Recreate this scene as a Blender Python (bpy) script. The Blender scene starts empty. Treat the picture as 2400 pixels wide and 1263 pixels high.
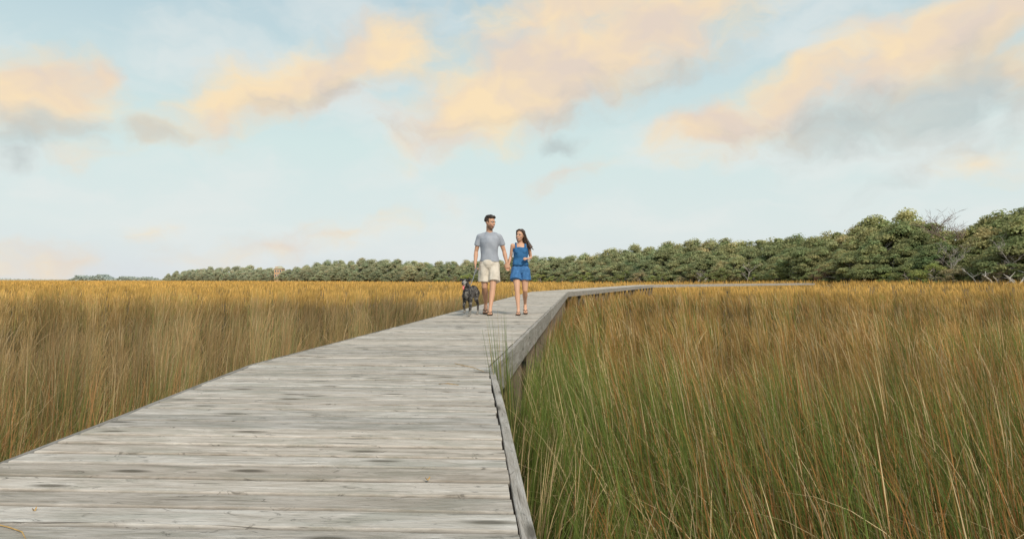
import bpy, bmesh, math, random
import numpy as np
from mathutils import Vector, Matrix, noise
random.seed(11); rng = np.random.default_rng(11)
S = bpy.context.scene; COL = S.collection
S.view_settings.view_transform = 'Standard'; S.view_settings.look = 'None'; S.view_settings.exposure = 0
R = math.radians
V = Vector

# ------------------------------------------------------------ helpers
def tag(o, label=None, cat=None, group=None, kind=None):
    if label: o['label'] = label
    if cat: o['category'] = cat
    if group: o['group'] = group
    if kind: o['kind'] = kind
    return o
def link(name, me, mat=None, parent=None, loc=None, smooth=True):
    if mat and not me.materials: me.materials.append(mat)
    if smooth and len(me.polygons):
        me.polygons.foreach_set('use_smooth', [True]*len(me.polygons))
    o = bpy.data.objects.new(name, me); COL.objects.link(o)
    if parent: o.parent = parent
    if loc is not None: o.location = loc
    return o
def empty(name, loc=(0,0,0), rz=0):
    o = bpy.data.objects.new(name, None); COL.objects.link(o); o.location = loc; o.rotation_euler = (0,0,rz); return o
def bm_mesh(bm, name='mesh'):
    bmesh.ops.recalc_face_normals(bm, faces=bm.faces)
    me = bpy.data.meshes.new(name); bm.to_mesh(me); bm.free(); return me
def np_mesh(name, verts, faces, cols=None):
    me = bpy.data.meshes.new(name)
    n = len(verts); f = len(faces); k = faces.shape[1]
    me.vertices.add(n); me.vertices.foreach_set('co', verts.astype(np.float32).ravel())
    me.loops.add(f*k); me.loops.foreach_set('vertex_index', faces.astype(np.int32).ravel())
    me.polygons.add(f); me.polygons.foreach_set('loop_start', np.arange(0, f*k, k, dtype=np.int32))
    me.update(calc_edges=True)
    if cols is not None:
        a = me.color_attributes.new('Col', 'FLOAT_COLOR', 'POINT')
        c = np.ones((n,4), dtype=np.float32); c[:, :3] = cols; a.data.foreach_set('color', c.ravel())
    return me
def tube(bm, pts, rad, seg=12, ref=(1,0,0), cap=(1,1)):
    pts = [V(p) for p in pts]; ref = V(ref)
    rad = [(r, r) if not isinstance(r, (tuple, list)) else r for r in rad]
    R_ = []
    n = len(pts)
    for i in range(n):
        a = pts[max(i-1,0)]; b = pts[min(i+1,n-1)]
        t = (b-a)
        t = t.normalized() if t.length > 1e-9 else V((0,0,1))
        R_.append((pts[i], t, rad[i][0], rad[i][1]))
    full = []
    if cap[0]:
        p,t,ra,rb = R_[0]; m = min(ra,rb)*cap[0]
        for a in (75,50,25): full.append((p-t*m*math.sin(R(a)), t, ra*math.cos(R(a)), rb*math.cos(R(a))))
    full += R_
    if cap[1]:
        p,t,ra,rb = R_[-1]; m = min(ra,rb)*cap[1]
        for a in (25,50,75): full.append((p+t*m*math.sin(R(a)), t, ra*math.cos(R(a)), rb*math.cos(R(a))))
    rings = []
    for p,t,ra,rb in full:
        s = ref - t*ref.dot(t)
        if s.length < 1e-3: s = V((0,1,0)) - t*t.y
        s.normalize(); q = t.cross(s)
        rings.append([bm.verts.new(p + s*ra*math.cos(2*math.pi*k/seg) + q*rb*math.sin(2*math.pi*k/seg)) for k in range(seg)])
    for a, b in zip(rings, rings[1:]):
        for k in range(seg): bm.faces.new((a[k], a[(k+1)%seg], b[(k+1)%seg], b[k]))
    bm.faces.new(rings[0][::-1]); bm.faces.new(rings[-1])
def ell(bm, c, r, M=None, seg=16):
    m = Matrix.Translation(V(c)) @ (M if M else Matrix()) @ Matrix.Diagonal((r[0], r[1], r[2], 1))
    bmesh.ops.create_uvsphere(bm, u_segments=seg, v_segments=seg//2+2, radius=1, matrix=m)
def box(bm, c, s, M=None):
    m = Matrix.Translation(V(c)) @ (M if M else Matrix()) @ Matrix.Diagonal((s[0], s[1], s[2], 1))
    bmesh.ops.create_cube(bm, size=1, matrix=m)
def fuse(bm, voxel=.006, it=3, nz=0, ns=20):
    me = bm_mesh(bm)
    o = bpy.data.objects.new('tmp', me); COL.objects.link(o)
    m = o.modifiers.new('r', 'REMESH'); m.mode = 'VOXEL'; m.voxel_size = voxel
    if it:
        s = o.modifiers.new('s', 'SMOOTH'); s.iterations = it; s.factor = .5
    dg = bpy.context.evaluated_depsgraph_get(); dg.update()
    out = bpy.data.meshes.new_from_object(o.evaluated_get(dg))
    bpy.data.objects.remove(o); bpy.data.meshes.remove(me)
    if nz:
        nr = [v.normal.copy() for v in out.vertices]
        for v, q in zip(out.vertices, nr):
            v.co += q * nz * noise.noise(V((v.co.x*ns, v.co.y*ns, v.co.z*ns*.55)))
    return out

# ------------------------------------------------------------ materials
def newmat(name, rough=.8, spec=.2):
    m = bpy.data.materials.new(name); m.use_nodes = True
    nt = m.node_tree; b = nt.nodes['Principled BSDF']
    b.inputs['Roughness'].default_value = rough; b.inputs['Specular IOR Level'].default_value = spec
    return m, nt, b
def N(nt, typ, **kw):
    n = nt.nodes.new(typ)
    for k, v in kw.items():
        if k.startswith('i_'):
            n.inputs[int(k[2:])].default_value = v
        else: setattr(n, k, v)
    return n
def noisy(name, c1, c2, scale=30, rough=.8, bump=.1, spec=.2, stretch=(1,1,1), lo=.35, hi=.65, detail=5):
    m, nt, b = newmat(name, rough, spec); L = nt.links
    tc = N(nt, 'ShaderNodeTexCoord'); mp = N(nt, 'ShaderNodeMapping'); mp.inputs['Scale'].default_value = stretch
    no = N(nt, 'ShaderNodeTexNoise'); no.inputs['Scale'].default_value = scale; no.inputs['Detail'].default_value = detail
    cr = N(nt, 'ShaderNodeValToRGB'); cr.color_ramp.elements[0].position = lo; cr.color_ramp.elements[1].position = hi
    cr.color_ramp.elements[0].color = (*c1, 1); cr.color_ramp.elements[1].color = (*c2, 1)
    L.new(tc.outputs['Object'], mp.inputs[0]); L.new(mp.outputs[0], no.inputs['Vector']); L.new(no.outputs['Fac'], cr.inputs[0])
    L.new(cr.outputs[0], b.inputs['Base Color'])
    if bump:
        bp = N(nt, 'ShaderNodeBump'); bp.inputs['Strength'].default_value = bump; bp.inputs['Distance'].default_value = .01
        L.new(no.outputs['Fac'], bp.inputs['Height']); L.new(bp.outputs[0], b.inputs['Normal'])
    return m
def attrmat(name, rough=.6, trans=0, objcol=False, spec=.2):
    m, nt, b = newmat(name, rough, spec); L = nt.links
    at = N(nt, 'ShaderNodeAttribute', attribute_name='Col'); src = at.outputs['Color']
    if objcol:
        oi = N(nt, 'ShaderNodeObjectInfo'); mx = N(nt, 'ShaderNodeMix', data_type='RGBA', blend_type='MULTIPLY')
        mx.inputs[0].default_value = 1; L.new(src, mx.inputs[6]); L.new(oi.outputs['Color'], mx.inputs[7]); src = mx.outputs[2]
    L.new(src, b.inputs['Base Color'])
    if trans:
        tr = N(nt, 'ShaderNodeBsdfTranslucent'); ms = N(nt, 'ShaderNodeMixShader'); ms.inputs[0].default_value = trans
        L.new(src, tr.inputs[0]); L.new(b.outputs[0], ms.inputs[1]); L.new(tr.outputs[0], ms.inputs[2])
        L.new(ms.outputs[0], nt.nodes['Material Output'].inputs[0])
    return m

def wood_mat():
    m, nt, b = newmat('weathered_wood', .85, .12); L = nt.links
    uv = N(nt, 'ShaderNodeUVMap'); uv.uv_map = 'UVMap'
    at = N(nt, 'ShaderNodeAttribute', attribute_name='Col')
    def ns(sc, detail=6, rough=.6, dist=0):
        mp = N(nt, 'ShaderNodeMapping'); mp.inputs['Scale'].default_value = sc
        no = N(nt, 'ShaderNodeTexNoise', noise_dimensions='2D'); no.inputs['Scale'].default_value = 1; no.inputs['Detail'].default_value = detail
        no.inputs['Roughness'].default_value = rough; no.inputs['Distortion'].default_value = dist
        L.new(uv.outputs[0], mp.inputs[0]); L.new(mp.outputs[0], no.inputs['Vector']); return no.outputs['Fac']
    def ramp(src, stops):
        cr = N(nt, 'ShaderNodeValToRGB'); e = cr.color_ramp.elements
        e[0].position, e[1].position = stops[0][0], stops[-1][0]
        e[0].color = (*stops[0][1], 1); e[1].color = (*stops[-1][1], 1)
        for p, c in stops[1:-1]:
            k = e.new(p); k.color = (*c, 1)
        L.new(src, cr.inputs[0]); return cr.outputs[0]
    def mix(f, a, c, bt='MIX'):
        mx = N(nt, 'ShaderNodeMix', data_type='RGBA', blend_type=bt)
        if isinstance(f, (int, float)): mx.inputs[0].default_value = f
        else: L.new(f, mx.inputs[0])
        for s, i in ((a, 6), (c, 7)):
            if isinstance(s, tuple): mx.inputs[i].default_value = (*s, 1)
            else: L.new(s, mx.inputs[i])
        return mx.outputs[2]
    g1 = ns((3.2, 24, 1), 8, .66, .6); g2 = ns((9, 170, 1), 3, .65); st = ns((2.2, 6, 1), 6, .68, .5); bl = ns((10, 30, 1), 6, .7, 1.0); ck = ns((1.6, 75, 1), 4, .6, .8)
    base = ramp(g1, [(.26, (.33,.295,.25)), (.40, (.46,.415,.36)), (.54, (.55,.505,.45)), (.72, (.67,.63,.575))])
    fine = ramp(g2, [(.30, (.72,.70,.67)), (.48, (1,1,1))])
    c = mix(.75, base, fine, 'MULTIPLY')
    grn = ramp(st, [(.48, (0,0,0)), (.64, (1,1,1))])
    f1 = N(nt, 'ShaderNodeMath', operation='MULTIPLY', i_1=.50); L.new(grn, f1.inputs[0])
    c = mix(f1.outputs[0], c, (.29,.285,.235))
    dk = ramp(bl, [(.615, (0,0,0)), (.68, (1,1,1))])
    f2 = N(nt, 'ShaderNodeMath', operation='MULTIPLY', i_1=.62); L.new(dk, f2.inputs[0])
    c = mix(f2.outputs[0], c, (.11,.10,.085))
    cl = ramp(ck, [(.30, (.8,.8,.8)), (.335, (0,0,0))])
    c = mix(cl, c, (.10,.088,.075))
    mp = N(nt, 'ShaderNodeMapping'); mp.inputs['Scale'].default_value = (1.9, 8, 1)
    vo = N(nt, 'ShaderNodeTexVoronoi', voronoi_dimensions='2D'); vo.inputs['Scale'].default_value = 1
    L.new(uv.outputs[0], mp.inputs[0]); L.new(mp.outputs[0], vo.inputs['Vector'])
    kn = ramp(vo.outputs['Distance'], [(.06, (.9,.9,.9)), (.17, (0,0,0))])
    sx = N(nt, 'ShaderNodeSeparateColor'); L.new(vo.outputs['Color'], sx.inputs[0])
    gt = N(nt, 'ShaderNodeMath', operation='GREATER_THAN', i_1=.66); L.new(sx.outputs[0], gt.inputs[0])
    f3 = N(nt, 'ShaderNodeMath', operation='MULTIPLY'); L.new(kn, f3.inputs[0]); L.new(gt.outputs[0], f3.inputs[1])
    c = mix(f3.outputs[0], c, (.13,.115,.09))
    c = mix(1.0, c, at.outputs['Color'], 'MULTIPLY')
    L.new(c, b.inputs['Base Color'])
    bp = N(nt, 'ShaderNodeBump'); bp.inputs['Strength'].default_value = .8; bp.inputs['Distance'].default_value = .006
    ad = N(nt, 'ShaderNodeMath', operation='ADD'); L.new(g1, ad.inputs[0]); L.new(g2, ad.inputs[1])
    L.new(ad.outputs[0], bp.inputs['Height']); L.new(bp.outputs[0], b.inputs['Normal'])
    return m
M_wood = wood_mat()
M_grass = attrmat('marsh_grass_blades', .65, .28, spec=.12)
M_leaf = attrmat('oak_leaves', .6, .38, True, spec=.10)
M_skin = attrmat('skin', .5, spec=.35)
M_bark = noisy('bark', (.18,.155,.13), (.42,.38,.33), 3, bump=.4, stretch=(1,1,.3))
M_dead = noisy('bare_wood', (.24,.21,.19), (.44,.40,.36), 3, bump=.3, stretch=(1,1,.3))
M_twig = noisy('reddish_twigs', (.20,.14,.12), (.34,.25,.22), 3, bump=.2)
M_pale = noisy('bleached_wood', (.42,.38,.33), (.66,.62,.56), 4, bump=.3)
M_shirt = noisy('grey_blue_jersey', (.31,.335,.385), (.39,.415,.465), 9, bump=.25, lo=.3, hi=.7)
M_shorts = noisy('cream_cotton', (.56,.50,.42), (.72,.655,.56), 14, bump=.3, lo=.3, hi=.7)
M_blue = noisy('blue_cloth', (.030,.12,.27), (.050,.18,.39), 14, bump=.35, lo=.3, hi=.7)
M_denim = noisy('blue_shorts_cloth', (.045,.14,.32), (.075,.21,.45), 22, bump=.35, lo=.3, hi=.7)
M_belt = noisy('blue_waistband', (.012,.05,.12), (.02,.07,.17), 60, bump=.5, stretch=(1,1,.1))
M_hairm = noisy('dark_hair', (.010,.007,.005), (.045,.028,.018), 60, .5, .6, .4)
M_hairw = noisy('brown_hair', (.016,.009,.006), (.09,.047,.027), 50, .45, .6, .5, stretch=(1,1,.2))
M_white = noisy('eye_white', (.6,.6,.58), (.7,.7,.68), 30, .3, 0)
M_dark = noisy('dark_iris', (.012,.009,.007), (.03,.02,.012), 80, .2, 0, .5)
M_lip = noisy('lips', (.34,.10,.08), (.42,.15,.12), 60, .4, 0)
M_sandal = noisy('brown_leather', (.05,.028,.018), (.11,.06,.035), 60, .6, .2)
M_collar = noisy('collar_webbing', (.05,.05,.06), (.10,.10,.12), 90, .6, .2)
M_leash = noisy('leash_webbing', (.16,.17,.18), (.26,.27,.28), 60, .6, .2)
M_tongue = noisy('tongue', (.62,.13,.14), (.72,.22,.22), 40, .35, .1)
M_straw = noisy('dry_straw', (.38,.22,.07), (.58,.38,.15), 40, .7, .2)

def coat():
    m, nt, b = newmat('merle_coat', .75, .25); L = nt.links
    tc = N(nt, 'ShaderNodeTexCoord')
    n1 = N(nt, 'ShaderNodeTexNoise'); n1.inputs['Scale'].default_value = 24; n1.inputs['Detail'].default_value = 5; n1.inputs['Roughness'].default_value = .75
    n2 = N(nt, 'ShaderNodeTexNoise'); n2.inputs['Scale'].default_value = 90; n2.inputs['Detail'].default_value = 3
    L.new(tc.outputs['Object'], n1.inputs['Vector']); L.new(tc.outputs['Object'], n2.inputs['Vector'])
    ad = N(nt, 'ShaderNodeMath', operation='MULTIPLY_ADD', i_1=.25); L.new(n2.outputs['Fac'], ad.inputs[0]); L.new(n1.outputs['Fac'], ad.inputs[2])
    cr = N(nt, 'ShaderNodeValToRGB'); e = cr.color_ramp.elements
    e[0].position = .57; e[0].color = (.018,.016,.015,1); e[1].position = .78; e[1].color = (.32,.295,.265,1)
    k = e.new(.63); k.color = (.07,.064,.060,1); k = e.new(.69); k.color = (.16,.148,.138,1)
    L.new(ad.outputs[0], cr.inputs[0]); at = N(nt, 'ShaderNodeAttribute', attribute_name='Col')
    sp = N(nt, 'ShaderNodeSeparateColor'); L.new(at.outputs['Color'], sp.inputs[0])
    mx = N(nt, 'ShaderNodeMix', data_type='RGBA'); L.new(sp.outputs[0], mx.inputs[0]); L.new(cr.outputs[0], mx.inputs[6]); mx.inputs[7].default_value = (.44,.41,.36,1)
    mx2 = N(nt, 'ShaderNodeMix', data_type='RGBA'); L.new(sp.outputs[1], mx2.inputs[0]); L.new(mx.outputs[2], mx2.inputs[6]); mx2.inputs[7].default_value = (.012,.012,.013,1)
    L.new(mx2.outputs[2], b.inputs['Base Color'])
    bp = N(nt, 'ShaderNodeBump'); bp.inputs['Strength'].default_value = .5; bp.inputs['Distance'].default_value = .01
    L.new(n2.outputs['Fac'], bp.inputs['Height']); L.new(bp.outputs[0], b.inputs['Normal'])
    return m
M_coat = coat()

# ------------------------------------------------------------ terrain
PX = np.array([-900, 0, 380, 700, 1000, 1250, 1500, 1800, 2000, 2200, 2400, 2800, 3400], float)
DD = np.array([900, 760, 640, 430, 330, 290, 225, 180, 150, 128, 112, 95, 80], float)
def px_of(x, y): return 1200 + 1600*x/np.maximum(y, 1e-3)
def Dpx(px): return np.interp(px, PX, DD)
def terrain(x, y):
    x = np.asarray(x, float); y = np.asarray(y, float)
    px = px_of(x, np.maximum(y, 1)); D = Dpx(px)
    t = np.clip((y-(D-75))/75, 0, 1); t = t*t*(3-2*t)
    w = np.clip((330-D)/180, 0, 1)*np.clip((y-20)/20, 0, 1)
    und = .04*np.sin(x*.31+y*.12)+.03*np.sin(y*.27-x*.15)
    far = np.clip((y-250)/1500, 0, 1)*np.clip((800-px)/400, 0, 1)
    return -1.12 + und + t*w*.85 - far*1.2
ys = np.concatenate([np.linspace(-6, 60, 67), np.geomspace(64, 6000, 90)])
us = np.linspace(-1, 1, 121)
GX = us[None, :]*np.maximum(ys[:, None]*1.6, 16); GY = np.repeat(ys[:, None], 121, 1)
GZ = terrain(GX, GY)
verts = np.stack([GX, GY, GZ], -1).reshape(-1, 3)
idx = np.arange(len(ys)*121).reshape(len(ys), 121)
faces = np.stack([idx[:-1,:-1], idx[:-1,1:], idx[1:,1:], idx[1:,:-1]], -1).reshape(-1, 4)
M_ground = noisy('marsh_mud_and_straw', (.045,.036,.022), (.16,.115,.06), .8, .9, .4, lo=.35, hi=.7, detail=9)
nt = M_ground.node_tree; b = nt.nodes['Principled BSDF']; ge = N(nt, 'ShaderNodeTexCoord'); sp = N(nt, 'ShaderNodeSeparateXYZ')
mr = N(nt, 'ShaderNodeMapRange', i_1=60., i_2=200.)
nt.links.new(ge.outputs['Object'], sp.inputs[0]); nt.links.new(sp.outputs[1], mr.inputs[0])
mx = N(nt, 'ShaderNodeMix', data_type='RGBA'); old = b.inputs['Base Color'].links[0].from_socket
nt.links.new(mr.outputs[0], mx.inputs[0]); nt.links.new(old, mx.inputs[6]); mx.inputs[7].default_value = (.46,.31,.12,1); nt.links.new(mx.outputs[2], b.inputs['Base Color'])
g = link('ground', np_mesh('ground', verts, faces), M_ground); tag(g, kind='structure')

# ------------------------------------------------------------ boardwalk
RE = [(.235,-2.0), (-.180,5.1), (2.80,34.7), (15.3,74.), (47.,106.)]
LE = [(-1.52,-2.0), (-1.97,5.25), (1.0,35.05), (13.5,75.2), (45.2,107.8)]
def deck_inside(x, y, mar=.0):
    ins = np.zeros(x.shape, bool)
    for i in range(4):
        l0, l1, r0, r1 = LE[i], LE[i+1], RE[i], RE[i+1]
        sel = (y >= min(l0[1], r0[1])-.1) & (y <= max(l1[1], r1[1])+.1)
        xl = l0[0]+(y-l0[1])*(l1[0]-l0[0])/(l1[1]-l0[1]); xr = r0[0]+(y-r0[1])*(r1[0]-r0[0])/(r1[1]-r0[1])
        ins |= sel & (x > xl-mar) & (x < xr+mar)
    return ins
bw = empty('boardwalk', (-.8, 1.5, -1.12)); tag(bw, 'weathered grey plank boardwalk bending across the marsh under the couple and the dog', 'boardwalk')
OFF = V((.8, -1.5, 1.12))
def plank_mesh(i):
    l0, l1, r0, r1 = [V((p[0], p[1], 0)) for p in (LE[i], LE[i+1], RE[i], RE[i+1])]
    n = int(round((l1-l0).length/.147)); near = i == 0 or i == 1
    vs, fs, uvs, cs = [], [], [], []
    for k in range(n):
        a0 = l0.lerp(l1, k/n); a1 = l0.lerp(l1, (k+1)/n); b0 = r0.lerp(r1, k/n); b1 = r0.lerp(r1, (k+1)/n)
        g = random.uniform(.0055, .0085); ax = (b0-a0).normalized()
        d = (a1-a0).normalized()
        ea = random.uniform(-.012, .006); eb = random.uniform(-.004, .006)
        a0 = a0+ax*ea+d*g; a1 = a1+ax*ea-d*g; b0 = b0+ax*eb+d*g; b1 = b1+ax*eb-d*g
        ns = 16 if i == 0 else (4 if i == 1 else 1)
        z0 = random.uniform(-.005, .0); tilt = random.uniform(-.004, .004); bow = random.uniform(-.003, .003)
        U0 = random.uniform(0, 80); V0 = k*1.37+random.random()
        br = random.uniform(.80, 1.14); tint = random.uniform(-.01, .04)
        base = len(vs); W = (a1-a0).length
        for s in range(ns+1):
            t = s/ns; p = a0.lerp(b0, t); q = a1.lerp(b1, t)
            j0 = random.uniform(-.0026, .0026) if near else 0; j1 = random.uniform(-.0026, .0026) if near else 0
            z = z0+bow*math.sin(math.pi*t)
            p = p+d*j0; q = q+d*j1
            prof = [(p, -.038), (p, -.009), (p+d*.008, 0), (q-d*.008, 0), (q, -.009), (q, -.038)]
            for h, (pt, zz) in enumerate(prof):
                vs.append((pt+V((0,0,zz+z+(tilt if h > 2 else 0)))+OFF))
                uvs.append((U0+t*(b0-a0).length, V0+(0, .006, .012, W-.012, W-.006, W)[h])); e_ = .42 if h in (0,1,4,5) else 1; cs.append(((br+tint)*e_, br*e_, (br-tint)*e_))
            if s:
                o = base+(s-1)*6
                for h in range(5): fs.append((o+h, o+h+6, o+h+7, o+h+1))
                fs.append((o+5, o+11, o+6, o))
        for o, rev in ((base, 1), (base+ns*6, 0)):
            f = tuple(o+h for h in range(6)); fs.append(f if rev else f[::-1])
    me = bpy.data.meshes.new('decking'); me.from_pydata([tuple(v) for v in vs], [], fs)
    uvl = me.uv_layers.new(name='UVMap'); li = np.zeros(len(me.loops), np.int32); me.loops.foreach_get('vertex_index', li)
    uvl.data.foreach_set('uv', np.array(uvs, np.float32)[li].ravel())
    a = me.color_attributes.new('Col', 'FLOAT_COLOR', 'POINT'); c = np.ones((len(vs), 4), np.float32); c[:, :3] = np.array(cs); a.data.foreach_set('color', c.ravel())
    me.update(); return me
for i in range(4): link('decking', plank_mesh(i), M_wood, bw, smooth=False)
def beam(a, b, w, ztop, h, name, br=.9):
    a = V((a[0], a[1], 0)); b = V((b[0], b[1], 0)); d = (b-a).normalized(); s = V((d.y, -d.x, 0))
    ns = max(2, int((b-a).length/.5)); vs, fs, uvs = [], [], []; U0 = random.uniform(0, 50); V0 = random.uniform(0, 50)
    ph = random.uniform(0, 6)
    for k in range(ns+1):
        t = k/ns; p = a.lerp(b, t); wob = .003*math.sin(t*7+ph)
        for (x, z, u) in ((0, ztop-.003, 0), (.003, ztop, .004), (w-.003, ztop, w), (w, ztop-.003, w+.004), (w, ztop-h, w+h), (0, ztop-h, w*2+h)):
            vs.append(p+s*(x+wob)+V((0,0,z))+OFF); uvs.append((U0+t*(b-a).length, V0+u))
        if k:
            o = (k-1)*6
            for q in range(6): fs.append((o+q, o+(q+1)%6, o+6+(q+1)%6, o+6+q))
    fs.append(tuple(range(5,-1,-1))); fs.append(tuple(ns*6+q for q in range(6)))
    me = bpy.data.meshes.new(name); me.from_pydata([tuple(v) for v in vs], [], fs)
    uvl = me.uv_layers.new(name='UVMap'); li = np.zeros(len(me.loops), np.int32); me.loops.foreach_get('vertex_index', li)
    uvl.data.foreach_set('uv', np.array(uvs, np.float32)[li].ravel())
    at = me.color_attributes.new('Col', 'FLOAT_COLOR', 'POINT'); c = np.ones((len(vs), 4), np.float32); c[:, :3] = br; at.data.foreach_set('color', c.ravel())
    bm = bmesh.new(); bm.from_mesh(me); bmesh.ops.recalc_face_normals(bm, faces=bm.faces); bm.to_mesh(me); bm.free()
    return link(name, me, M_wood, bw, smooth=False)
for i in range(4):
    for side, E in ((1, RE), (-1, LE)):
        a = V((*E[i], 0)); b = V((*E[i+1], 0)); d = (b-a).normalized(); s = V((d.y, -d.x, 0))
        n = max(1, int(round((b-a).length/5.2)))
        if i == 0: n = 2
        for k in range(n):
            p = a.lerp(b, k/n)+d*.004; q = a.lerp(b, (k+1)/n)-d*.004
            if side > 0: p = p+s*.009; q = q+s*.009
            else: p = p-s*.052; q = q-s*.052
            br = (random.uniform(.74, .86) if i == 0 else random.uniform(.66, .82)) if side > 0 else random.uniform(.5,.62)
            beam(p, q, .040, -.006+.002*(i%2)-(.0 if side > 0 else .003), .25 if i else .2, 'fascia_board', br)
def post(x, y):
    bm = bmesh.new(); box(bm, (x+OFF.x, y+OFF.y, -.7+OFF.z), (.14, .14, 1.2)); bmesh.ops.bevel(bm, geom=bm.edges[:], offset=.008, segments=1)
    me = bm_mesh(bm); me.uv_layers.new(name='UVMap')
    for l in me.loops:
        c = me.vertices[l.vertex_index].co; me.uv_layers[0].data[l.index].uv = (c.z+x, c.x+c.y*.7)
    a = me.color_attributes.new('Col', 'FLOAT_COLOR', 'POINT')
    for e in a.data: e.color = (.45,.40,.34,1)
    link('post', me, M_wood, bw, smooth=False)
for i in range(3):
    for side, E in ((1, RE), (-1, LE)):
        a = V((*E[i], 0)); b = V((*E[i+1], 0)); d = (b-a).normalized(); s = V((d.y, -d.x, 0))*side; L_ = (b-a).length
        t = 1.2
        while t < L_:
            p = a+d*t-s*.14; post(p.x, p.y); t += 2.5
for i in range(2):
    for f in (.3, .7):
        a = V((*LE[i], 0)).lerp(V((*RE[i], 0)), f); b = V((*LE[i+1], 0)).lerp(V((*RE[i+1], 0)), f)
        beam(a, b, .045, -.048, .2, 'joist', .45)

# ------------------------------------------------------------ marsh grass
def smooth_noise(x, y, sc, seed, k=10):
    r = np.random.default_rng(seed); out = np.zeros_like(x)
    for _ in range(k):
        a = r.uniform(0, 2*np.pi); f = r.uniform(.5, 1.8)/sc; p = r.uniform(0, 6.28)
        out += np.sin((x*np.cos(a)+y*np.sin(a))*f*2+p)
    return out/np.sqrt(k/2)/1.6
def blades(x, y, z0, h, w, lx, ly, cb, cm, ct, nseg, droop):
    n = len(x); t = np.linspace(0, 1, nseg+1)[None, :]
    ang = rng.uniform(0, np.pi, n)
    bx = x[:, None]+lx[:, None]*h[:, None]*(t*.45+t**2*.55); by = y[:, None]+ly[:, None]*h[:, None]*(t*.45+t**2*.55)
    bz = z0[:, None]+h[:, None]*(t-droop[:, None]*t**3)
    ww = w[:, None]*(1-t**2.2*.93)*.5
    dx = np.cos(ang)[:, None]*ww; dy = np.sin(ang)[:, None]*ww
    P = np.stack([np.stack([bx-dx, by-dy, bz], -1), np.stack([bx+dx, by+dy, bz], -1)], 2)
    tt = t[..., None]
    c = np.where(tt < .5, cb[:, None, :]*(1-tt*2)+cm[:, None, :]*tt*2, cm[:, None, :]*(2-tt*2)+ct[:, None, :]*(tt*2-1))
    C = np.repeat(c[:, :, None, :], 2, 2)
    m = (nseg+1)*2; base = (np.arange(n)*m)[:, None]; q = np.arange(nseg)[None, :]*2+base
    F = np.stack([q, q+1, q+3, q+2], -1).reshape(-1, 4)
    return P.reshape(-1, 3), F, C.reshape(-1, 3)
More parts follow.
